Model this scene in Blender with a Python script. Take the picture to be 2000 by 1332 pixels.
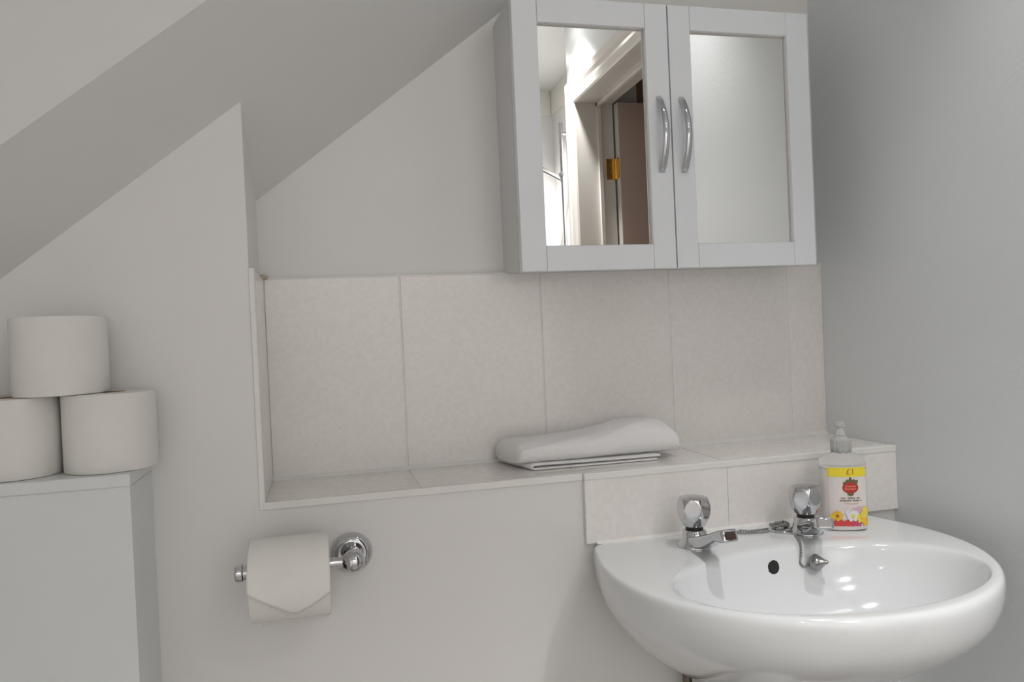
import bpy, bmesh, math, random
from mathutils import Vector, Matrix
from mathutils.bvhtree import BVHTree
random.seed(7)
for o in list(bpy.data.objects): bpy.data.objects.remove(o, do_unlink=True)
sc = bpy.context.scene
COL = sc.collection
H = 1.18            # height of the lens above the floor; every coordinate below is relative to lens height

# ------------------------------------------------------------------ camera
f, yaw, pitch, roll = 1489.4, .2424, -.0118, -.0443
F = Vector((math.sin(yaw)*math.cos(pitch), math.cos(yaw)*math.cos(pitch), math.sin(pitch)))
r0 = Vector((math.cos(yaw), -math.sin(yaw), 0)); u0 = r0.cross(F)
Rv = r0*math.cos(roll)+u0*math.sin(roll); Uv = u0*math.cos(roll)-r0*math.sin(roll)
cam = bpy.data.objects.new('camera', bpy.data.cameras.new('camera')); COL.objects.link(cam)
cam.data.sensor_width = 36; cam.data.lens = f/2000*36; cam.data.clip_start = .02
m = Matrix((Rv, Uv, -F)).transposed().to_4x4(); m.translation = Vector((.1188, -1.3139, H))
cam.matrix_world = m
sc.camera = cam
# ------------------------------------------------------------------ world, exposure
w = bpy.data.worlds.new('world'); sc.world = w; w.use_nodes = True
w.node_tree.nodes['Background'].inputs[0].default_value = (.75, .85, 1, 1)
w.node_tree.nodes['Background'].inputs[1].default_value = 0
sc.view_settings.view_transform = 'Standard'; sc.view_settings.look = 'None'
sc.view_settings.gamma = 1; sc.view_settings.use_curve_mapping = False
sc.view_settings.exposure = -0.45
# recessed ceiling downlights, all out of frame, placed from the shadows and glare they leave in the photo: name, x, y, watts, beam angle
DOWNLIGHTS = (('cabinet', .93, -.66, 34.0, 66), ('door', .97, -1.56, 120.0, 96), ('rear', .10, -2.15, 180.0, 104), ('shower', .98, -2.06, 130.0, 118))

# ------------------------------------------------------------------ materials
def nt(name):
    M = bpy.data.materials.new(name); M.use_nodes = True
    t = M.node_tree; return M, t, t.nodes['Principled BSDF']
def setp(b, **k):
    for a, v in k.items():
        n = {'rough': 'Roughness', 'metal': 'Metallic', 'coat': 'Coat Weight', 'coatr': 'Coat Roughness', 'trans': 'Transmission Weight',
             'ior': 'IOR', 'spec': 'Specular IOR Level', 'sheen': 'Sheen Weight', 'sss': 'Subsurface Weight'}[a]
        b.inputs[n].default_value = v
def mat(name, col, bump=None, mottle=None, **k):
    """bump=(scale, strength, distance); mottle=(scale, amount)"""
    M, t, b = nt(name); b.inputs['Base Color'].default_value = (*col, 1); setp(b, **k)
    tc = t.nodes.new('ShaderNodeTexCoord')
    if bump:
        n = t.nodes.new('ShaderNodeTexNoise'); n.inputs['Scale'].default_value = bump[0]; n.inputs['Detail'].default_value = 4
        t.links.new(tc.outputs['Object'], n.inputs['Vector'])
        bp = t.nodes.new('ShaderNodeBump'); bp.inputs['Strength'].default_value = bump[1]; bp.inputs['Distance'].default_value = bump[2]
        t.links.new(n.outputs['Fac'], bp.inputs['Height']); t.links.new(bp.outputs['Normal'], b.inputs['Normal'])
    if mottle:
        n = t.nodes.new('ShaderNodeTexNoise'); n.inputs['Scale'].default_value = mottle[0]; n.inputs['Detail'].default_value = 3
        t.links.new(tc.outputs['Object'], n.inputs['Vector'])
        mx = t.nodes.new('ShaderNodeMix'); mx.data_type = 'RGBA'
        mx.inputs[6].default_value = (*[c*(1-mottle[1]) for c in col], 1); mx.inputs[7].default_value = (*[min(1, c*(1+mottle[1])) for c in col], 1)
        t.links.new(n.outputs['Fac'], mx.inputs[0]); t.links.new(mx.outputs[2], b.inputs['Base Color'])
    return M
PAINT = mat('white_wall_paint', (.80, .787, .770), bump=(260, .12, .0006), mottle=(3, .015), rough=.38)
CEILP = mat('white_ceiling_paint', (.77, .77, .76), bump=(200, .1, .0006), mottle=(3, .02), rough=.6)
RPAINT = mat('satin_wall_paint', (.805, .835, .85), bump=(150, .35, .0009), mottle=(3, .012), rough=.30)
CAULK = mat('white_caulk', (.84, .83, .80), rough=.4, mottle=(60, .04))
GROUT = mat('grey_grout', (.60, .57, .53), rough=.8, mottle=(120, .12))
CHROME = mat('chrome', (.60, .605, .625), metal=1, rough=.07)
CHAINM = mat('tarnished_chrome_beads', (.34, .335, .33), metal=1, rough=.22)
DARKGAP = mat('black_rubber', (.01, .01, .01), rough=.5)
CERAM = mat('white_porcelain', (.76, .78, .79), rough=.09, coat=.5, coatr=.03)
CAB = mat('white_foil_laminate', (.86, .885, .92), rough=.42, bump=(500, .05, .0003))
CABIN = mat('cabinet_carcass_white', (.76, .76, .76), rough=.5)
MIRR = mat('silvered_mirror', (.93, .93, .91), metal=1, rough=.0)
BRASS = mat('polished_brass', (.95, .62, .18), metal=1, rough=.18)
PAPER = mat('toilet_tissue', (.83, .815, .78), rough=.95, bump=(700, .35, .0008), mottle=(30, .03))
CARD = mat('cardboard_core', (.45, .34, .22), rough=.9)
TERRY = mat('white_terry_cloth', (.965, .96, .96), rough=1.0, bump=(900, .8, .0016), sheen=.3)
LINED = mat('painted_joinery', (.80, .76, .71), rough=.3)
LEAF = mat('door_leaf_paint', (.66, .51, .44), rough=.5, mottle=(8, .05))
HALLP = mat('hall_wall_paint', (.50, .36, .27), rough=.7)
FLOORM = mat('grey_vinyl_floor', (.20, .185, .17), rough=.4, mottle=(9, .12))
PIPEM = mat('dull_dark_pipe', (.20, .17, .14), metal=1, rough=.3)
BOXM = mat('white_gloss_board', (.76, .78, .78), rough=.35, bump=(220, .06, .0004))
def tile_mat(r1=.20):
    M, t, b = nt('pearl_mosaic_tile_glaze'); N = t.nodes; L = t.links
    tc = N.new('ShaderNodeTexCoord')
    sc_ = N.new('ShaderNodeVectorMath'); sc_.operation = 'SCALE'; sc_.inputs['Scale'].default_value = 1/.0066
    L.new(tc.outputs['Object'], sc_.inputs[0])
    off = N.new('ShaderNodeVectorMath'); off.operation = 'ADD'; off.inputs[1].default_value = (.31, .77, .85); L.new(sc_.outputs[0], off.inputs[0])
    fl = N.new('ShaderNodeVectorMath'); fl.operation = 'FLOOR'; L.new(off.outputs[0], fl.inputs[0])
    wn = N.new('ShaderNodeTexWhiteNoise'); wn.noise_dimensions = '3D'; L.new(fl.outputs[0], wn.inputs['Vector'])
    cr = N.new('ShaderNodeValToRGB'); e = cr.color_ramp.elements
    e[0].position = 0; e[0].color = (.86, .825, .795, 1); e[1].position = 1; e[1].color = (.895, .862, .835, 1)
    L.new(wn.outputs['Value'], cr.inputs[0]); L.new(cr.outputs[0], b.inputs['Base Color'])
    mr = N.new('ShaderNodeMapRange'); mr.inputs['To Min'].default_value = .08; mr.inputs['To Max'].default_value = r1
    L.new(wn.outputs['Value'], mr.inputs[0]); L.new(mr.outputs[0], b.inputs['Roughness'])
    ns = N.new('ShaderNodeTexNoise'); ns.inputs['Scale'].default_value = 14; L.new(tc.outputs['Object'], ns.inputs['Vector'])
    bp = N.new('ShaderNodeBump'); bp.inputs['Strength'].default_value = .25; bp.inputs['Distance'].default_value = .002
    L.new(ns.outputs['Fac'], bp.inputs['Height']); L.new(bp.outputs['Normal'], b.inputs['Normal'])
    b.inputs['IOR'].default_value = 1.6
    return M
TILE = tile_mat()
def emis(name, col, s):
    M, t, b = nt(name); b.inputs['Base Color'].default_value = (.9, .9, .9, 1)
    b.inputs['Emission Color'].default_value = (*col, 1); b.inputs['Emission Strength'].default_value = s
    return M

# ------------------------------------------------------------------ mesh helpers (verts in lens-height coordinates)
class MB:
    def __init__(s): s.v = []; s.f = []
    def add(s, v, fc):
        n = len(s.v); s.v += [Vector(p) for p in v]; s.f += [tuple(i+n for i in q) for q in fc]; return s
    def box(s, x0, x1, y0, y1, z0, z1):
        x0, x1 = min(x0, x1), max(x0, x1); y0, y1 = min(y0, y1), max(y0, y1); z0, z1 = min(z0, z1), max(z0, z1)
        return s.add([(x, y, z) for z in (z0, z1) for y in (y0, y1) for x in (x0, x1)],
                     [(0, 2, 3, 1), (4, 5, 7, 6), (0, 1, 5, 4), (2, 6, 7, 3), (0, 4, 6, 2), (1, 3, 7, 5)])
    def loft(s, rings, cap0=True, cap1=True, closed=True):
        n = len(rings[0]); v = [p for r in rings for p in r]; fc = []
        for i in range(len(rings)-1):
            for j in range(n if closed else n-1):
                k = (j+1) % n
                fc.append((i*n+j, i*n+k, (i+1)*n+k, (i+1)*n+j))
        if cap0: fc.append(tuple(reversed(range(n))))
        if cap1: fc.append(tuple((len(rings)-1)*n+j for j in range(n)))
        return s.add(v, fc)
    def lathe(s, prof, c, axis=(0, 0, 1), seg=40, cap0=True, cap1=True):
        a = Vector(axis).normalized(); q = a.to_track_quat('Z', 'Y').to_matrix(); c = Vector(c)
        return s.loft([[c+q@Vector((r*math.cos(2*math.pi*j/seg), r*math.sin(2*math.pi*j/seg), h)) for j in range(seg)] for r, h in prof], cap0, cap1)
    def tube(s, path, rad, seg=16):
        P = [Vector(p) for p in path]; R = rad if isinstance(rad, (list, tuple)) else [rad]*len(P); rings = []
        up = Vector((0, 0, 1))
        t0 = (P[1]-P[0]).normalized()
        if abs(t0.dot(up)) > .95: up = Vector((1, 0, 0))
        for i, p in enumerate(P):
            t = (P[min(i+1, len(P)-1)]-P[max(i-1, 0)]).normalized()
            a = t.cross(up).normalized(); b = a.cross(t).normalized()
            rings.append([p+(a*math.cos(2*math.pi*j/seg)+b*math.sin(2*math.pi*j/seg))*R[i] for j in range(seg)])
        return s.loft(rings)
    def prism(s, poly, ax, a, b):
        """poly in the plane perpendicular to axis ax, from a to b"""
        def P(q, h): return {0: (h, q[0], q[1]), 1: (q[0], h, q[1]), 2: (q[0], q[1], h)}[ax]
        return s.loft([[P(q, a) for q in poly], [P(q, b) for q in poly]])
def empty(name, loc):
    o = bpy.data.objects.new(name, None); o.location = (loc[0], loc[1], loc[2]+H); o.empty_display_size = .05
    COL.objects.link(o); ORG[o.name] = Vector(loc); return o
ORG = {}
def obj(name, mb, material, parent=None, origin=None, bevel=0, smooth=False, sub=0, seg=2):
    L = ORG[parent.name] if parent else Vector(origin or (0, 0, 0))
    me = bpy.data.meshes.new(name); me.from_pydata([v-L for v in mb.v], [], mb.f)
    bm = bmesh.new(); bm.from_mesh(me); bmesh.ops.remove_doubles(bm, verts=bm.verts, dist=1e-6)
    bmesh.ops.recalc_face_normals(bm, faces=bm.faces); bm.to_mesh(me); bm.free()
    me.materials.append(material)
    o = bpy.data.objects.new(name, me); COL.objects.link(o)
    ORG[o.name] = L
    if parent: o.parent = parent
    else: o.location = (L[0], L[1], L[2]+H)
    if smooth:
        for p in me.polygons: p.use_smooth = True
        if smooth != 'all':
            me.set_sharp_from_angle(angle=math.radians(smooth if smooth is not True else 40))
    if bevel:
        b = o.modifiers.new('bevel', 'BEVEL'); b.width = bevel; b.segments = seg; b.limit_method = 'ANGLE'; b.angle_limit = math.radians(40)
    if sub:
        q = o.modifiers.new('sub', 'SUBSURF'); q.levels = sub; q.render_levels = sub
    return o
def tag(o, label, cat, group=None):
    o['label'] = label; o['category'] = cat
    if group: o['group'] = group
    return o
def struct(o, label=None):
    o['kind'] = 'structure'
    if label: o['label'] = label
    return o

# ------------------------------------------------------------------ the room
FL = -H; CE = 1.17; XR = 1.076; XL = -.60; YB = .008; YF = -.178; YP = -.187; ZS = -.227; ZT = .104; XP = .0215
YREAR = -2.50; XALC = 1.26; YEND = -1.713
YJ, YJ2, ZD = -1.60, -.93, .84              # door opening
struct(obj('floor', MB().box(XL-.1, 2.3, YREAR-.1, .1, FL-.08, FL), FLOORM), 'grey vinyl bathroom floor')
struct(obj('ceiling', MB().box(XL-.1, 2.3, YREAR-.1, .1, CE, CE+.1), CEILP), 'flat white ceiling')
def slope(x, y): return .2217+.78*x-.58*y
yb, yf = .06, -.333
q = [(x, y, slope(x, y)) for x, y in ((XL-.1, yb), (XR+.05, yb), (XR+.05, yf), (XL-.1, yf))]
struct(obj('ceiling_slope', MB().loft([q, [(a, b, 1.45) for a, b, c in q]]), CEILP), 'sloping white underside of the stair above the washbasin corner')
wb = struct(obj('wall_back', MB().box(XL-.1, XR+.1, YB, YB+.1, FL, CE+.05), PAINT), 'white back wall above the ledge')
poly = [(XL-.05, FL), (XR+.05, FL), (XR+.05, ZS-.009), (XP, ZS-.009), (XP, slope(XP, YF)+.02), (XL-.05, slope(XL-.05, YF)+.02)]
wf = struct(obj('wall_front', MB().prism(poly, 1, YF, YB+.05), PAINT, bevel=.0015), 'white boxed-out wall with pier and tiled ledge')
g = MB().box(XR, XR+.17, .1, YJ2+.0198, FL, CE+.05).box(XR, XR+.13, YJ2+.02, YJ-.02, ZD+.0138, CE+.05).box(XR, XALC+.06, YJ-.0198, YEND, FL, CE+.05)
struct(obj('wall_right', g, RPAINT), 'white satin painted side wall beside the basin')
struct(obj('wall_left', MB().box(XL-.1, XL, .1, YREAR-.1, FL, CE+.05), PAINT), 'white wall behind the cistern boxing')
wr = struct(obj('wall_rear', MB().box(XL-.1, XALC+.2, YREAR, YREAR-.1, FL, CE+.05), PAINT), 'white wall at the shower end')
wa = struct(obj('wall_alcove', MB().box(XALC, XALC+.1, YEND, YREAR, FL, CE+.05), PAINT), 'white shower alcove wall')
struct(obj('wall_hall', MB().box(2.2, 2.3, -.6, -1.8, FL, CE+.05).box(XR+.17, 2.25, -.62, -.7, FL, CE+.05).box(XALC+.06, 2.25, -1.72, -1.8, FL, CE+.05), HALLP), 'brown hall wall outside the door')

# ---- ledge and splash tiles
gr = MB().box(XP+.002, XR, .0014, YB+.002, ZS-.006, ZT-.001)
gr.box(XP-.002, XP+.0045, YF+.001, YB, ZS-.006, ZT-.001)
gr.box(XP+.002, XR, YF+.001, YB, ZS-.0095, ZS-.0012)
obj('grout_bed', gr, CAULK, wb)
TG = .0011
XS = [XP+.0070, .25, .50, .75, 1.00, XR]
for a, b in zip(XS, XS[1:]):
    obj('tile', MB().box(a+(TG if a > .1 else 0), b-TG, -.0055, YB, ZS+.0018, ZT), TILE, wb, bevel=.0012).location = (0, .0055, 0)
obj('tile', MB().box(XP, XP+.0070, YF+.0035, .004, ZS+.001, ZT), mat('cream_tile_glaze', (.875, .84, .81), rough=.15), wb, bevel=.0006)
for a, b in zip(XS, XS[1:]):
    obj('ledge_tile', MB().box(a-.006+TG if a == XS[0] else a+TG, b-TG, YF+.0045, -.0015, ZS-.008, ZS), TILE, wf, bevel=.0012)
for a, b in ((.5035, .75), (.75, 1.0), (1.0, XR)):
    obj('splash_tile', MB().box(a+.0002, b-.0002, YP, YF, -.3365, ZS-.0095), TILE, wf, bevel=.0006)
obj('edge_trim', MB().box(XP-.001, XP+.0068, YF-.0022, YF+.003, ZS-.010, ZT+.003), CAULK, wf, bevel=.0012)
obj('edge_trim', MB().box(XP+.004, .5035, YF-.0030, YF+.004, ZS-.0105, ZS+.0006), CAULK, wf, bevel=.0015)
obj('edge_trim', MB().box(.5035, XR, YP-.0012, YF+.004, ZS-.0098, ZS+.0010), CAULK, wf, bevel=.0015)
obj('edge_trim', MB().box(XP+.006, XR, .001, YB, ZT-.0008, ZT+.0024), CAULK, wb, bevel=.0008)
obj('edge_trim', MB().box(XR-.0035, XR, -.0012, .004, ZS, ZT+.006), CAULK, wb, bevel=.001)
obj('caulk_bead', MB().prism([(-.0002, ZS-.0002), (-.0055, ZS-.0002), (-.0002, ZS+.0055)], 0, XP+.007, XR), CAULK, wb)
obj('caulk_bead', MB().prism([(YP, -.3375), (YP-.0035, -.3375), (YP, -.3330)], 0, .520, XR-.07), CAULK, wf)
blob = MB()
for (x, y, z, s_) in ((XP+.006, -.004, ZT+.004, .0055), (XP+.011, -.002, ZT+.003, .004)):
    blob.lathe([(s_*math.cos(t), s_*.7*math.sin(t)) for t in [(-.5+i/8)*math.pi*.98 for i in range(9)]], (x, y, z), seg=12)
obj('filler_lump', blob, mat('stained_filler', (.55, .50, .38), rough=.9), wb, smooth='all')

# ------------------------------------------------------------------ doorway (seen in the cabinet mirror)
def architrave(mb, pts_in, pts_out): pass
W = .10
tr = MB()
X0 = XR
def arch_section(d):                      # across the width: offset from opening -> proudness
    return [(0, .012), (.006, .017), (.03, .019), (.045, .014), (.06, .019), (.088, .020), (.096, .012), (.1, 0), (0, 0)]
sec = arch_section(0)
rings = []
for (yy, zz, dy, dz) in ((YJ, FL, -1, 0), (YJ, ZD, -1, 1), (YJ2, ZD, .9, 1), (YJ2, FL, .9, 0)):
    rings.append([(X0-h, yy+dy*o_, zz+dz*o_) for o_, h in sec])
tr.loft(rings)
struct(obj('trim_1', tr, LINED), 'white moulded door architrave')
ln = MB().box(XR, 1.212, YJ+.0, YJ-.02, FL, ZD+.012).box(XR, 1.212, YJ2, YJ2+.02, FL, ZD+.012).box(XR, 1.212, YJ, YJ2, ZD, ZD+.014)
ln.box(1.146, 1.160, YJ, YJ+.014, FL, ZD).box(1.146, 1.160, YJ2, YJ2-.014, FL, ZD).box(1.146, 1.160, YJ, YJ2, ZD-.014, ZD)
struct(obj('trim_2', ln, LINED, bevel=.001), 'white door lining with stop bead')
d1 = struct(empty('door_1', (1.22, YJ+.0, FL)), 'pinkish brown door standing open into the hall')
obj('door_leaf', MB().box(1.2185, 1.88, YJ+.002, YJ+.037, FL+.008, ZD-.006), LEAF, d1, bevel=.001)
obj('door_edge', MB().box(1.2165, 1.2186, YJ+.003, YJ+.036, FL+.008, ZD-.006), LINED, d1)
hg = obj('hinge', MB().box(1.178, 1.2115, YJ+.0001, YJ+.002, .555, .632).box(1.2140, 1.2164, YJ+.004, YJ+.034, .555, .632), BRASS, d1)
obj('hinge_pin', MB().lathe([(.0048, -.039), (.0052, -.0385), (.0052, .0385), (.0048, .039)], (1.2135, YJ+.006, .5935), seg=16), BRASS, hg, smooth=True)
sm = MB()
for z in (.568, .5935, .619): sm.lathe([(.0042, 0), (.003, .0008)], (1.190, YJ+.002, z), axis=(0, 1, 0), seg=12)
obj('screw', sm, PIPEM, hg)
# shower tiles and handset
tw, th = .25, .20
base = None
def tile_copy(name, parent, mb, loc): pass
SHT = mat('cream_shower_tile', (.84, .82, .76), rough=.12)
tA = obj('shower_tile', MB().box(0, tw-.003, 0, .007, 0, th-.003), SHT, wr, bevel=.001)
tB = obj('shower_tile', MB().box(0, .007, 0, tw-.003, 0, th-.003), SHT, wa, bevel=.001)
first = True
for i in range(3):
    for k in range(6):
        o = tA if first else tA.copy()
        if not first: COL.objects.link(o); o.parent = wr
        o.location = (XALC-.005-tw*(i+1), YREAR, H+1.07-th*(k+1)); first = False
first = True
for i in range(3):
    for k in range(6):
        o = tB if first else tB.copy()
        if not first: COL.objects.link(o); o.parent = wa
        o.location = (XALC-.007, YREAR+.008+tw*i, H+1.07-th*(k+1)); first = False
sh = tag(empty('shower_handset', (1.246, -2.26, .55)), 'chrome shower handset on its wall bracket in the alcove', 'shower')
obj('riser_rail', MB().tube([(1.222, -2.26, .05), (1.222, -2.26, .95)], .010), CHROME, sh, smooth=True)
obj('bracket', MB().lathe([(.016, -.022), (.018, -.018), (.018, .018), (.016, .022)], (1.222, -2.26, .70)), CHROME, sh, smooth=True)
for z in (.10, .90): obj('rail_mount', MB().tube([(1.222, -2.26, z), (1.252, -2.26, z)], .009), CHROME, sh, smooth=True)
obj('handle', MB().tube([(1.215, -2.26, .690), (1.17, -2.265, .715), (1.12, -2.27, .742), (1.07, -2.275, .765)], [.010, .0115, .0125, .014]), CHROME, sh, smooth=True)
obj('spray_head', MB().lathe([(.012, .0), (.030, .012), (.034, .022), (.030, .024)], (1.066, -2.276, .772), axis=(-.45, 0, -.9)), CHROME, sh, smooth=True)
# ------------------------------------------------------------------ ceiling lamp (out of frame, the room's light)
glow = emis('downlight_lens', (1, .98, .95), 60)
WHERE = {'cabinet': 'in front of the cabinet', 'door': 'beside the door', 'rear': 'near the rear wall', 'shower': 'in front of the shower rail'}
for (nm, lx, ly, pw, bm_) in DOWNLIGHTS:
    lp = tag(empty('downlight_%s_offscreen' % nm, (lx, ly, CE)), 'round chrome recessed downlight in the ceiling '+WHERE[nm], 'lamp', 'ceiling downlights')
    obj('bezel', MB().lathe([(.042, .0), (.042, -.003), (.036, -.005), (.029, -.003), (.029, .0)], (lx, ly, CE), seg=40), CHROME, lp, smooth=True)
    obj('lens_%s_offscreen' % nm, MB().lathe([(.028, -.0005), (.028, -.0020)], (lx, ly, CE), seg=32), glow, lp)
    ld = bpy.data.lights.new('beam_%s_offscreen' % nm, 'SPOT'); ld.energy = pw; ld.spot_size = math.radians(bm_); ld.spot_blend = 1.0; ld.shadow_soft_size = .028; ld.color = (1, .988, .982)
    lo = bpy.data.objects.new('beam_%s_offscreen' % nm, ld); COL.objects.link(lo); lo.parent = lp; lo.location = (0, 0, -.035)

# ------------------------------------------------------------------ mirror cabinet
CX0, CX1, CM, CZ0, CZ1, YD = .4363, .9808, .7099, .0965, .5432, -.1209
cab = tag(empty('mirror_cabinet', (.7085, YB, .105)), 'white two-door bathroom wall cabinet with mirror panels above the tiled ledge', 'cabinet')
c = MB()
zc0, zc1 = .1052, .5432
c.box(CX0, CX0+.016, YB, -.1005, zc0, zc1).box(CX1-.016, CX1, YB, -.1005, zc0, zc1).box(CX0+.016, CX1-.016, YB, -.1005, zc0, zc0+.016).box(CX0+.016, CX1-.016, YB, -.1005, zc1-.016, zc1).box(CX0+.016, CX1-.016, YB, YB-.006, zc0+.016, zc1-.016)
obj('carcass', c, CABIN, cab)
ZI0, ZI1 = .1375, .5020
for (a, b, i0, i1, hx) in ((CX0, CM-.0010, .4790, .6680, .6885), (CM+.0010, CX1, .7510, .9378, .7300)):
    dr = empty('door', (a, -.1026, CZ0)); dr.parent = cab; dr.location = Vector((a, -.1026, CZ0))-ORG[cab.name]; ORG[dr.name] = Vector((a, -.1026, CZ0))
    T = .0003
    obj('stile', MB().box(a, i0, -.1026, YD, CZ0, CZ1), CAB, dr, bevel=.0013)
    obj('stile', MB().box(i1, b, -.1026, YD, CZ0, CZ1), CAB, dr, bevel=.0013)
    obj('rail', MB().box(i0+T, i1-T, -.1026, YD, CZ0, ZI0), CAB, dr, bevel=.0011)
    obj('rail', MB().box(i0+T, i1-T, -.1026, YD, ZI1, CZ1), CAB, dr, bevel=.0011)
    obj('mirror', MB().box(i0-.004, i1+.004, -.108, -.1115, ZI0-.004, ZI1+.004), MIRR, dr)
    gsk = MB().box(i0, i0+.0016, -.1112, -.1135, ZI0, ZI1).box(i1-.0016, i1, -.1112, -.1135, ZI0, ZI1).box(i0, i1, -.1112, -.1135, ZI1-.0016, ZI1).box(i0, i1, -.1112, -.1135, ZI0, ZI0+.0012)
    obj('gasket', gsk, GROUT, dr)
    n = 21; path = []; rad = []
    for i in range(n):
        t = i/(n-1); path.append((hx, YD-.0005-.0225*math.sin(math.pi*t)**.85, .2600+.1250*t)); rad.append(.0048-.0008*abs(2*t-1)**2)
    hd = MB()
    # flat-oval bow: wider across the door than it is thick
    rings = []
    for i, p in enumerate(path):
        a_ = Vector(path[max(i-1, 0)]); b_ = Vector(path[min(i+1, n-1)]); tn = (b_-a_).normalized(); sx = Vector((1, 0, 0)); nn = tn.cross(sx).normalized()
        rings.append([Vector(p)+sx*.0056*math.cos(2*math.pi*j/16)+nn*.0034*math.sin(2*math.pi*j/16) for j in range(16)])
    hd.loft(rings)
    obj('handle', hd, CHROME, dr, smooth='all')

# ------------------------------------------------------------------ wash basin
BX = .7584; DZ = -.337
def outline():
    pts = []
    for i in range(61):
        ph = math.pi*i/60; pts.append((BX+.2745*math.cos(ph), -.3376-.2562*math.sin(ph)))      # right -> front -> left
    L = [(-.2738, -.309), (-.2706, -.283), (-.2650, -.257), (-.2580, -.230), (-.2525, -.208), (-.2485, -.1905)]
    pts += [(BX+a, b) for a, b in L]
    pts += [(BX-.2460+.492*t/16, -.1875) for t in range(1, 16)]
    pts += [(BX-a, b) for a, b in reversed(L)]
    return pts
OUT = outline(); NB = len(OUT)
CB = (BX, -.4357); IA, IB = .2176, .1320
def inner(k):
    r_ = []
    for (x, y) in OUT:
        # angle measured from the bowl centre, scaled to the ellipse
        t = math.atan2((y-CB[1])/IB, (x-CB[0])/IA); r_.append((CB[0]+IA*k*math.cos(t), CB[1]+IB*k*math.sin(t)))
    return r_
INN = inner(1)
def scl(s, z): return [(BX+(x-BX)*s, -.1875+(y+.1875)*s, z) for x, y in OUT]
rings = [scl(k, z) for k, z in ((.22, -.562), (.36, -.545), (.47, -.526), (.58, -.505), (.69, -.482), (.79, -.459), (.875, -.434), (.935, -.415), (.972, -.397), (.990, -.380), (.9985, -.364), (1.0, -.352), (.9990, -.3455), (.9945, -.3405), (.987, -.3378))]
def mix(t, z): return [(a[0]*(1-t)+b[0]*t, a[1]*(1-t)+b[1]*t, z) for a, b in zip([(p[0], p[1]) for p in scl(.978, 0)], INN)]
rings += [mix(0, DZ), mix(.3, DZ), mix(.65, DZ-.0003), mix(.90, DZ-.0008), mix(.97, DZ-.0022)]
for k, z in ((.992, -.3425), (.975, -.349), (.945, -.361), (.90, -.377), (.83, -.396), (.73, -.414), (.60, -.430), (.44, -.441), (.26, -.448), (.11, -.451)):
    rings.append([(x, y-.012*(1-k), z) for x, y in inner(k)])
bs = tag(empty('wash_basin', (BX, -.1875, -.562)), 'white porcelain washbasin with two taps under the mirror cabinet', 'washbasin')
mbB = MB().loft(rings)
bowl = obj('bowl', mbB, CERAM, bs, smooth='all', sub=1)
bvh = BVHTree.FromPolygons([tuple(v) for v in mbB.v], mbB.f)
def bz(x, y):
    h = bvh.ray_cast(Vector((x, y, -.2)), Vector((0, 0, -1)))
    return h[0].z if h[0] else DZ
CAMP = Vector((.1188, -1.3139, 0))
def on_basin(px, py):        # a photo pixel dropped on the basin surface: point, normal
    d = (F+Rv*(px-1000)/f-Uv*(py-666)/f).normalized(); h = bvh.ray_cast(CAMP, d)
    n_ = h[1] if h[1].dot(d) < 0 else -h[1]
    return h[0], n_
pt, nr = on_basin(1508, 1106)
if nr.y > 0: nr = -nr
obj('overflow_hole', MB().lathe([(.0115, -.004), (.0115, .0003)], pt, axis=nr, seg=28), DARKGAP, bs)
obj('drain_waste', MB().lathe([(.021, 0), (.021, .0015), (.016, .002), (.014, -.003)], (BX, CB[1]-.012, bz(BX, CB[1]-.012)), seg=32), CHROME, bs, smooth=True)
pdp = [(.085, FL), (.085, FL+.03), (.072, FL+.10), (.062, FL+.35), (.058, -.64), (.062, -.563)]
pd = tag(empty('basin_pedestal', (BX, -.262, FL)), 'white porcelain pedestal under the washbasin', 'pedestal')
rg = [[(BX+r_*1.15*math.cos(2*math.pi*j/36), -.262+r_*math.sin(2*math.pi*j/36), z) for j in range(36)] for r_, z in pdp]
obj('column', MB().loft(rg), CERAM, pd, smooth='all')
tag(obj('supply_pipe', MB().tube([(.655, -.205, FL), (.655, -.205, -.50)], .0075), PIPEM, origin=(.655, -.205, FL), smooth=True), 'dull metal supply pipe running down behind the washbasin', 'pipe')

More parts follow.
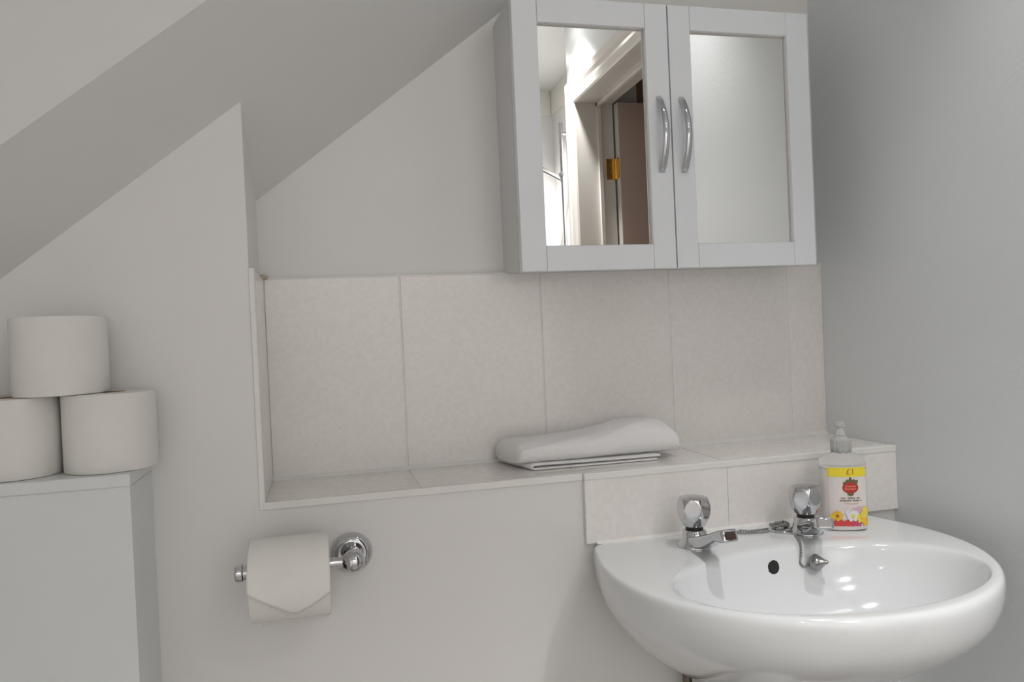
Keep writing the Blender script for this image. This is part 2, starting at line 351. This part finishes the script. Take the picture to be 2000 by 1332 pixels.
# ------------------------------------------------------------------ taps
def make_tap(loc, rz, label):
    t = tag(empty('pillar_tap', (0, 0, 0)), label, 'tap', 'basin taps')
    obj('flange', MB().lathe([(.0265, 0), (.0268, .003), (.0245, .0065), (.021, .0095), (.0195, .016), (.0185, .024), (.016, .027)], (0, 0, 0), seg=44), CHROME, t, smooth=True)
    obj('neck', MB().lathe([(.0135, .020), (.0135, .034)], (0, 0, 0), seg=28), DARKGAP, t, smooth=True)
    # spout: side profile extruded, flaring a little at the mouth
    top = [(.010, .0165), (-.010, .0185), (-.030, .0240), (-.060, .0350), (-.090, .0470), (-.1065, .0530)]
    bot = [(-.1145, .0350), (-.094, .0305), (-.082, .0290), (-.068, .0220), (-.051, .0125), (-.037, .0060), (-.025, .0035), (-.010, .0032), (.010, .0032)]
    sp = MB()
    def wd(y): return .0130 if y < -.088 else .0108+.008*max(0, (y+.07)/.08) if y > -.07 else .0108+.0022*(-.07-y)/.018
    prof = top+bot
    sp.loft([[(-wd(y), y, z) for y, z in prof], [(wd(y), y, z) for y, z in prof]])
    obj('spout', sp, CHROME, t, bevel=.0042, seg=4, smooth=50)
    # barrel handle with six petal facets
    Hn = 18; S = 96; rings = []
    for i in range(Hn+1):
        v = i/Hn; z = .0335+.0435*v
        rb = .0262-.0088*(max(0, .62-v)/.62)**1.9-.0038*(max(0, v-.62)/.38)**1.7
        fl = .0228
        ring = []
        for j in range(S):
            a = 2*math.pi*j/S; d = ((a+math.pi/6) % (math.pi/3))-math.pi/6
            ring.append((min(rb, fl/math.cos(d))*math.cos(a), min(rb, fl/math.cos(d))*math.sin(a), z))
        rings.append(ring)
    zt = .0335+.0435
    for rr, dz in ((.0205, .0007), (.0150, .0022), (.0080, .0031), (.0010, .0034)):
        rings.append([(rr*math.cos(2*math.pi*j/S), rr*math.sin(2*math.pi*j/S), zt+dz) for j in range(S)])
    obj('handle', MB().loft(rings), CHROME, t, smooth=28)
    t.location = (loc[0], loc[1], loc[2]+H); t.rotation_euler = (0, 0, rz); t.scale = (.965,)*3
    return t
make_tap((.6525, -.2560, DZ-.0004), 0, 'chrome pillar tap standing on the bare end of the basin, away from the soap bottle')
make_tap((.8450, -.2560, DZ-.0004), -math.radians(20), 'chrome pillar tap right beside the soap bottle, with its spout turned inward')

# ------------------------------------------------------------------ plug, chain and stud
pg = tag(empty('basin_plug', (.818, -.2316, DZ)), 'metal basin plug on a ball chain coiled around its stud', 'plug')
SX, SY = .8180, -.2316
obj('stud', MB().lathe([(.0205, 0), (.0215, .0022), (.0200, .0042), (.0150, .0056), (.006, .0066), (.0003, .0068)], (SX, SY, DZ-.0002), seg=40), CHROME, pg, smooth=True)
def resample(P, d):
    P = [Vector(p) for p in P]; out = [P[0]]; acc = 0
    for a, b in zip(P, P[1:]):
        L_ = (b-a).length
        if L_ < 1e-9: continue
        s_ = d-acc
        while s_ <= L_: out.append(a+(b-a)*s_/L_); s_ += d
        acc = (acc+L_) % d
    return out
def cr(P, n=12):
    P = [Vector(p) for p in P]; Q = [P[0]*2-P[1]]+P+[P[-1]*2-P[-2]]; out = []
    for i in range(1, len(Q)-2):
        for k in range(n):
            t = k/n; a, b, c_, d = Q[i-1:i+3]
            out.append(.5*((2*b)+(c_-a)*t+(2*a-5*b+4*c_-d)*t*t+(3*b-a-3*c_+d)*t**3))
    return out+[P[-1]]
ico = bmesh.new(); bmesh.ops.create_icosphere(ico, subdivisions=2, radius=1)
IV = [v.co.copy() for v in ico.verts]; IF = [tuple(v.index for v in fc.verts) for fc in ico.faces]; ico.free()
def beads(mb, path, r_, d):
    P = resample(path, d)
    for p in P: mb.add([p+v*r_ for v in IV], IF)
    if len(P) > 1: mb.tube(P, r_*.3, seg=6)
ch = MB(); br = .0019
def deck(pts, lift=br): return [(x, y, bz(x, y)+lift) for x, y in pts]
def decked(pix, lift=br):
    out = []
    for q_ in pix:
        p_, n_ = on_basin(*q_); out.append(p_+n_*lift)
    return out
beads(ch, cr(decked([(1503, 1034), (1485, 1037), (1462, 1039), (1446, 1038), (1441, 1040.5), (1447, 1043), (1464, 1042.5), (1486, 1041.5), (1504, 1040)])), br, .0042)
coil = []
for i in range(70):
    a = i/70*2*math.pi*2.3; rr = .0125-.0035*math.sin(a*1.7); coil.append((SX-.003+rr*math.cos(a), SY+.001+rr*.75*math.sin(a), DZ+.0085+.0030*i/70+.001*math.sin(3*a)))
beads(ch, coil, br, .0042)
beads(ch, cr([Vector((SX+.004, SY-.006, DZ+.009))]+decked([(1549, 1041), (1556, 1050), (1562, 1061), (1563.5, 1074), (1563, 1087), (1562, 1098), (1566, 1105.5), (1573, 1107), (1578, 1104)])), br, .0042)
chain = obj('chain', ch, CHAINM, pg, smooth='all'); chain['kind'] = 'stuff'
pv, pn = on_basin(1590, 1100)
ax = (pn*.35+Vector((.75, -.45, .05))).normalized()
obj('plug_cone', MB().lathe([(.0012, .016), (.0035, .0135), (.0038, .011), (.010, .004), (.0125, .0005), (.0125, -.003), (.0100, -.0075), (.0090, -.0085)], pv+pn*.0110, axis=ax, seg=32), CHAINM, pg, smooth=True)

# ------------------------------------------------------------------ soap bottle
BA = math.radians(-24); BC = Vector((.9150, -.2550, DZ))
bt = tag(empty('soap_bottle', BC), 'clear handwash bottle with yellow price band and floral label on the basin', 'bottle')
A_, B_ = .0358, .0225
def bsec(a, b, z, n=72, e=2.5):
    r_ = []
    for j in range(n):
        t = 2*math.pi*j/n; cx, sy = math.cos(t), math.sin(t)
        x = a*math.copysign(abs(cx)**(2/e), cx); y = b*math.copysign(abs(sy)**(2/e), sy); r_.append((x, y, z))
    return r_
def bworld(p): 
    x, y, z = p; return Vector((BC.x+x*math.cos(BA)-y*math.sin(BA), BC.y+x*math.sin(BA)+y*math.cos(BA), BC.z+z*.963))
def bl(rings): return [[bworld(p) for p in r_] for r_ in rings]
PET = mat('clear_plastic', (.97, .97, .97), rough=.04, trans=1.0, ior=1.25)
body = [(.80, .0), (.95, .002), (1, .008), (1, .06), (.995, .100), (.985, .110), (.93, .1165), (.80, .1205), (.62, .1235)]
LIQB = mat('cream_handwash_in_bottle', (.80, .745, .72), rough=.12, coat=.6, coatr=.04)
lo = [q_ for q_ in body if q_[1] <= .1001]; up = [q_ for q_ in body if q_[1] >= .0999]
obj('bottle_body', MB().loft(bl([bsec(A_*s, B_*(s if s < .99 else 1), z) for s, z in lo])), LIQB, bt, smooth=50)
rg = [bsec(A_*s, B_*(s if s < .99 else 1), z+.0002) for s, z in up]+[bsec(.0145, .0145, .1258, e=2), bsec(.0145, .0145, .131, e=2)]
obj('bottle_shoulder', MB().loft(bl(rg)), PET, bt, smooth='all')
CAPM = mat('milky_clear_plastic', (.72, .73, .71), rough=.25, trans=.55, ior=1.2)
col = MB(); rings = []
for (r_, z) in ((.0148, .127), (.0158, .128), (.0158, .1475), (.0148, .149), (.0115, .1495), (.0085, .153)):
    rings.append([(r_*(1+.025*math.cos(24*2*math.pi*j/96)*(.128 < z < .149 or 0) if True else r_)*math.cos(2*math.pi*j/96), r_*(1+.025*math.cos(24*2*math.pi*j/96))*math.sin(2*math.pi*j/96), z) for j in range(96)])
obj('pump_collar', MB().loft(bl(rings)), CAPM, bt, smooth=30)
CLR = mat('frosted_clear_plastic', (.90, .90, .88), rough=.2, trans=.8, ior=1.15)
nz = MB().lathe([(.0082, .1478), (.0070, .1521), (.0050, .157), (.0046, .162)], (BC.x, BC.y, BC.z), seg=24)
obj('pump_stem', nz, CLR, bt, smooth=True)
ph = MB().loft(bl([[(x*k+dx, y*k+.004, z) for x, y in [(.009*math.cos(2*math.pi*j/24), .0075*math.sin(2*math.pi*j/24)) for j in range(24)]] for k, z, dx in ((.55, .1665, 0), (1, .168, 0), (1, .1735, 0), (.8, .176, .0))]))
ph.tube([bworld((0, .006, .171)), bworld((.001, .016, .1715)), bworld((.0015, .026, .170))], [.0042, .0036, .0028])
obj('pump_head', ph, CLR, bt, smooth=40)
# label printing wrapped on the front face
NS = 400
arc = []
s_ = 0; prev = None
for i in range(NS+1):
    t = -math.pi/2-1.35+2.70*i/NS; cx, sy = math.cos(t), math.sin(t)
    p = Vector((A_*math.copysign(abs(cx)**.8, cx), B_*math.copysign(abs(sy)**.8, sy), 0))
    if prev is not None: s_ += (p-prev).length
    arc.append((s_, p)); prev = p
mid = arc[NS//2][0]
def wrap(u, v, off=.0004):
    s = mid+u
    lo, hi = 0, NS
    while hi-lo > 1:
        k = (lo+hi)//2
        if arc[k][0] <= s: lo = k
        else: hi = k
    a, b = arc[lo], arc[hi]; t = (s-a[0])/max(1e-9, b[0]-a[0]); p = a[1].lerp(b[1], t); tn = (b[1]-a[1]).normalized(); nrm = Vector((tn.y, -tn.x, 0))
    return bworld((p.x+nrm.x*off, p.y+nrm.y*off, v))
def patch(mb, u0, u1, v0, v1, off, n=24):
    mb.loft([[wrap(u0+(u1-u0)*i/n, v0, off) for i in range(n+1)], [wrap(u0+(u1-u0)*i/n, v1, off) for i in range(n+1)]], False, False, closed=False)
def blobp(mb, pts, off):
    cxx = sum(p[0] for p in pts)/len(pts); cyy = sum(p[1] for p in pts)/len(pts); n = len(pts)
    V = [wrap(cxx, cyy, off)]+[wrap(*p, off) for p in pts]
    mb.add(V, [(0, 1+i, 1+(i+1) % n) for i in range(n)])
def ell(cx, cy, a, b, n=20, rot=0): return [(cx+a*math.cos(t)*math.cos(rot)-b*math.sin(t)*math.sin(rot), cy+a*math.cos(t)*math.sin(rot)+b*math.sin(t)*math.cos(rot)) for t in [2*math.pi*i/n for i in range(n)]]
def ink(name, col): return mat(name, col, rough=.35, mottle=(400, .08))
UL, UR = -.0265, .0330
lb = MB(); patch(lb, UL, UR, .0085, .1045, .0004, 48)
label = obj('label', lb, ink('label_cream', (.80, .73, .70)), bt, smooth='all')
def lobj(name, mb, m_): return obj(name, mb, m_, label)
k = MB(); patch(k, UL, UR, .0895, .1045, .0007, 48); lobj('price_band', k, ink('label_yellow', (.90, .74, .04)))
cu = bpy.data.curves.new('price_text', 'FONT'); cu.body = '\u00a31'; cu.size = .0135; cu.align_x = 'CENTER'; cu.align_y = 'CENTER'
to = bpy.data.objects.new('price_text_source', cu); COL.objects.link(to); bpy.context.view_layer.update()
tm = bpy.data.meshes.new_from_object(to.evaluated_get(bpy.context.evaluated_depsgraph_get()))
k = MB(); k.add([wrap(v.co.x+.0070, v.co.y+.0972, .0010) for v in tm.vertices], [tuple(p.vertices) for p in tm.polygons])
bpy.data.objects.remove(to, do_unlink=True)
lobj('price_text', k, ink('label_orange_red', (.62, .16, .01)))
# crest: olive crown over a red oval with a pale banner
LX = .0065
olive = ink('label_olive', (.16, .13, .06)); red = ink('label_red', (.55, .03, .02)); dark = ink('label_brown_text', (.20, .17, .13))
k = MB()
blobp(k, [(LX-.0115, .0800), (LX-.0075, .0815), (LX-.0055, .0855), (LX-.0030, .0835), (LX-.0010, .0890), (LX+.0010, .0890), (LX+.0030, .0835), (LX+.0060, .0858), (LX+.0080, .0815), (LX+.0120, .0840), (LX+.0105, .0770), (LX-.0105, .0770)], .0008)
blobp(k, ell(LX, .0615, .0050, .0035), .0008)
blobp(k, ell(LX, .0715, .0122, .0095), .0007)
lobj('crest', k, olive)
k = MB(); blobp(k, ell(LX, .0715, .0115, .0085, 28), .0010); lobj('crest_oval', k, red)
k = MB()
for row, hw in ((.0738, .0075), (.0695, .0085)):
    x = LX-hw
    while x < LX+hw:
        ww = random.choice((.0008, .0012, .0016)); patch(k, x, x+ww, row-.0013, row+.0013, .0013, 2); x += ww+.0007
lobj('crest_lettering', k, ink('label_pale_red', (.80, .30, .22)))
k = MB()
for row, x0, x1 in ((.0545, -.0080, .0200), (.0505, -.0100, .0220)):
    x = x0
    while x < x1:
        ww = random.choice((.0007, .0011, .0015)); 
        if random.random() > .1: patch(k, x, x+ww, row-.0013, row+.0013, .0008, 2)
        x += ww+.0005
lobj('text_lines', k, dark)
k = MB()
for i in range(14):
    u = LX-.0105+.021*i/13; v = .0462-.0012*math.cos((i-6.5)/6.5*1.4); patch(k, u, u+.0010, v-.0010, v+.0010, .0008, 2)
lobj('text_arc', k, ink('label_peach', (.78, .42, .24)))
# flowers along the foot of the label
def clampu(u): return max(UL, min(UR, u))
def clampv(v): return max(.0085, v)
cols = [('label_rose', (.70, .07, .07)), ('label_magenta', (.62, .08, .20)), ('label_marigold', (.88, .52, .05)), ('label_lemon', (.86, .70, .10)), ('label_lilac', (.72, .48, .60)), ('label_white', (.82, .80, .80))]
LM = [ink(*c_) for c_ in cols]
def flower(cu_, cv, r_, n, m_, heart, off):
    k = MB()
    for i in range(n):
        a = 2*math.pi*i/n+random.random()*.4; k2 = ell(cu_+r_*.55*math.cos(a), cv+r_*.55*math.sin(a), r_*.5, r_*.30, 12, a); blobp(k, [(clampu(a_), clampv(b_)) for a_, b_ in k2], off)
    o = lobj('flower', k, m_)
    if heart is not None:
        k = MB(); blobp(k, [(clampu(a_), clampv(b_)) for a_, b_ in ell(cu_, cv, r_*.30, r_*.30, 12)], off+.0004); lobj('flower_heart', k, heart)
rust = ink('label_rust', (.45, .16, .02))
k = MB(); patch(k, UL, UR*.6, .0085, .0165, .0006, 40); lobj('flower_bed', k, LM[0])
off = .0009
for (u, v, r_, n, mi, ht) in ((-.025, .0135, .0070, 7, 1, None), (-.012, .0150, .0075, 8, 0, None), (.003, .0135, .0075, 8, 0, None), (.016, .0130, .0065, 7, 1, None), (.0145, .0330, .0075, 6, 4, None), (.020, .0360, .0060, 6, 4, None), (.0005, .0330, .0050, 6, 5, None),
                             (-.0140, .0255, .0085, 8, 2, rust), (-.0235, .0225, .0050, 7, 3, None), (.0085, .0255, .0095, 9, 5, 3), (.0220, .0215, .0085, 8, 3, 2), (.0285, .0320, .0080, 8, 3, None), (.0290, .0150, .0075, 8, 2, None)):
    flower(u, v, r_, n, LM[mi], LM[ht] if isinstance(ht, int) else ht, off); off += .00012

# ------------------------------------------------------------------ folded towel on the ledge
tx0, tx1 = .412, .700
tw_ = tag(empty('hand_towel', (.55, -.068, ZS)), 'folded white terry hand towel lying on the tiled ledge', 'towel')
def sstep(a, b, x): t = max(0, min(1, (x-a)/(b-a))); return t*t*(3-2*t)
def towel_h(x): return .036+.004*sstep(.42, .55, x)+.017*sstep(.53, .630, x)
rings = []
NX = 90; NR = 84
for i in range(NX+1):
    t = i/NX; x = tx0+(tx1-tx0)*t
    e = min(1, t/.05, (1-t)/.16); k_ = math.sqrt(max(.0, 1-(1-e)**2))*.97+.03
    hgt = towel_h(x)*(.35+.65*k_); y0 = -.119-.004*t; y1 = -.010; yc = (y0+y1)/2; hw = (y1-y0)/2*(.80+.20*k_)
    zb = ZS+.0085
    ring = []
    for j in range(NR):
        a = 2*math.pi*j/NR; cx, sy = math.cos(a), math.sin(a)
        yy = hw*math.copysign(abs(cx)**.62, cx); zz = .5*hgt*math.copysign(abs(sy)**.70, sy)
        wob = .0012*math.sin(x*60+j*.5)+.0010*math.sin(x*23+a*3)
        dx = -.024*(1-t)*(1 if True else 0)*(yy+hw)/(2*hw)+.012
        ring.append((x+dx*.8-.004, yc+yy, zb+.5*hgt+zz+wob*max(0, sy)))
    rings.append(ring)
from mathutils import noise
tf = MB().loft(rings)
for i, v in enumerate(tf.v):
    n_ = noise.noise_vector(v*140)*.0011+noise.noise_vector(v*420)*.0007
    tf.v[i] = v+Vector((n_.x, n_.y, max(n_.z, -.0006)))
obj('towel_fold', tf, TERRY, tw_, smooth='all', sub=1)
# under layers: a strip folded back on itself, its bend showing at one end
rings = []
xa_, xb_ = .437, .662
path = [(xb_, .0082), (.60, .0080), (.52, .0086), (.46, .0094), (.443, .0090), (.4385, .0062), (.442, .0026), (.455, .0022), (.50, .0022), (.58, .0022), (xb_-.006, .0022)]
P = cr([(x, 0, z) for x, z in path], 5)
for i, p in enumerate(P):
    a_ = P[max(0, i-1)]; b_ = P[min(len(P)-1, i+1)]; tn = (b_-a_).normalized(); nm = Vector((-tn.z, 0, tn.x)); hh = .0019
    yf_ = -.1215-.003*((p.x-xa_)/(xb_-xa_)); sk = lambda y: -.03*(y-yf_)/.11
    ring = []
    for (yy, dd) in ((yf_, -.6), (yf_-.0008, 0), (yf_, .6), (yf_+.002, 1), (-.012, 1), (-.012, -1), (yf_+.002, -1)):
        ring.append((p.x+nm.x*hh*dd+sk(yy), yy, ZS+p.z+nm.z*hh*dd))
    rings.append(ring)
obj('towel_hem', MB().loft(rings), TERRY, tw_, smooth=60)

# ------------------------------------------------------------------ cistern boxing and loose rolls
ZB = -.152; XB = -.118; YX = -.302
bx = tag(empty('cistern_boxing', (-.36, YF, FL)), 'white boxed-in cistern housing with a lid carrying spare toilet rolls', 'boxing')
obj('front_panel', MB().box(XL, XB, YX+.003, YX+.018, FL, ZB-.0155), BOXM, bx, bevel=.0004)
obj('side_panel', MB().box(XB-.015, XB, YX+.018, YF, FL, ZB-.016), BOXM, bx, bevel=.001)
obj('lid', MB().box(XL, XB+.001, YX, YF, ZB-.0155, ZB), BOXM, bx, bevel=.002)
RR, RH = .0545, .098
def make_roll(loc, label, rot=None, rr=RR, rh=RH, name='toilet_roll', group='spare toilet rolls on the cistern boxing', tilt=0):
    t = tag(empty(name, (0, 0, 0)), label, 'toilet roll', group)
    seg = 72; prof = [(.021, .0), (rr-.003, 0), (rr-.0008, .0008), (rr, .003), (rr, rh-.003), (rr-.0008, rh-.0008), (rr-.003, rh), (.021, rh)]
    obj('paper', MB().loft([[(r_*(1+.004*math.sin(3*a+1)+.003*math.sin(5*a))*math.cos(a), r_*(1+.004*math.sin(3*a+1)+.003*math.sin(5*a))*math.sin(a), z) for a in [2*math.pi*j/seg for j in range(seg)]] for r_, z in prof], False, False), PAPER, t, smooth=50)
    obj('core', MB().lathe([(.021, 0), (.021, rh), (.0198, rh), (.0198, 0), (.021, 0)], (0, 0, 0), seg=40, cap0=False, cap1=False), CARD, t, smooth=50)
    t.location = (loc[0], loc[1], loc[2]+H)
    if rot: t.rotation_euler = rot
    return t
make_roll((-.1525, -.2355, ZB), 'lower white toilet roll standing at the open corner of the boxing lid')
make_roll((-.2630, -.2380, ZB), 'lower white toilet roll standing farther in from the lid corner', rot=(0, 0, 1.2))
make_roll((-.2060, -.2370, ZB+RH+.0004), 'white toilet roll stacked on top of two others', rot=(0, 0, 2.3))

# ------------------------------------------------------------------ toilet roll holder
HX, HZ = .1450, -.3100; RY, RZ = -.2560, -.3010
ho = tag(empty('toilet_roll_holder', (HX, YF, HZ)), 'chrome open-arm toilet roll holder on the white wall below the ledge', 'holder')
obj('rosette', MB().lathe([(.0290, 0), (.0295, .004), (.0280, .009), (.0240, .0135), (.0200, .0155), (.0180, .0158), (.0165, .0150)], (HX, YF, HZ), axis=(0, -1, 0), seg=56), CHROME, ho, smooth=True)
obj('post', MB().tube([(HX, YF-.010, HZ), (HX, YF-.040, HZ+.0045), (HX, RY+.010, RZ)], [.0125, .0110, .0115], seg=28), CHROME, ho, smooth=True)
obj('finial', MB().lathe([(.0115, -.012), (.0145, -.006), (.0155, .002), (.0145, .009), (.0110, .014), (.0055, .0170), (.0003, .0180)], (HX, RY, RZ), axis=(0, -1, 0), seg=40), CHROME, ho, smooth=True)
obj('arm', MB().tube([(HX-.006, RY, RZ), (.0, RY, RZ)], .0068, seg=24), CHROME, ho, smooth=True)
obj('end_cap', MB().lathe([(.0090, .0), (.0100, .001), (.0100, .0085), (.0112, .0095), (.0115, .0105), (.0115, .0170), (.0105, .0185)], (.0116, RY, RZ), axis=(-1, 0, 0), seg=36), CHROME, ho, smooth=30)
# the roll in use, hanging on the arm, its loose sheet folded to a point
RC = (RY, RZ-.0125); rr = .0535; xa, xb = .0125, .1130
ru = tag(empty('toilet_roll', (.0627, RC[0], RC[1])), 'toilet roll in use hanging on the chrome holder, loose sheet folded to a point', 'toilet roll')
seg = 80
pr = [(.0205, xa), (rr-.003, xa), (rr-.0006, xa+.0006), (rr, xa+.003), (rr, xb-.003), (rr-.0006, xb-.0006), (rr-.003, xb), (.0205, xb)]
obj('paper', MB().loft([[(x, RC[0]+r_*math.cos(a), RC[1]+r_*math.sin(a)) for a in [2*math.pi*j/seg for j in range(seg)]] for r_, x in pr], False, False), PAPER, ru, smooth=50)
obj('core', MB().loft([[(x, RC[0]+r_*math.cos(a), RC[1]+r_*math.sin(a)) for a in [2*math.pi*j/40 for j in range(40)]] for r_, x in ((.0205, xa), (.0205, xb), (.0196, xb), (.0196, xa), (.0205, xa))], False, False), CARD, ru, smooth=50)
# sheet: wraps over the top and down the front to an oblique V edge
def vedge(t):            # lower limit of the sheet as an angle below the horizontal
    p = .56
    return -.02+.62*(t/p) if t < p else .60-.42*(t-p)/(1-p)
rows = 26; cols_ = 40; V = []; Fc = []
for i in range(cols_+1):
    t = i/cols_; x = xa-.0005+(xb-xa+.001)*t
    lim = vedge(t)
    for j in range(rows+1):
        s = j/rows; th = math.radians(-20)-0 + (math.pi/2*1.25)*(1-s) + (-lim)*s + math.radians(20)*1
        lift = .0010+.016*max(0, s-.50)**1.5*(1 if t < .75 else max(0, (1-t)/.25))
        a = math.pi-th
        V.append((x, RC[0]+(rr+lift)*math.cos(a), RC[1]+(rr+lift)*math.sin(a)))
for i in range(cols_):
    for j in range(rows):
        a = i*(rows+1)+j; Fc.append((a, a+1, a+rows+2, a+rows+1))
so = obj('loose_sheet', MB().add(V, Fc), PAPER, ru, smooth='all')
sm_ = so.modifiers.new('thick', 'SOLIDIFY'); sm_.thickness = .0006
# a torn tail peeping out under the roll
V = []; Fc = []
for i in range(31):
    t = i/30; x = xa+.012+(xb-xa-.016)*t
    for j in range(5):
        s = j/4; a = math.radians(252)+math.radians(22)*s; V.append((x, RC[0]+(rr+.0012+.002*s)*math.cos(a), RC[1]+(rr+.0012+.006*s+.0012*s*math.sin(i*1.7))*math.sin(a)))
for i in range(30):
    for j in range(4):
        a = i*5+j; Fc.append((a, a+1, a+6, a+5))
tl = obj('torn_tail', MB().add(V, Fc), PAPER, ru, smooth='all'); tl.modifiers.new('thick', 'SOLIDIFY').thickness = .0005
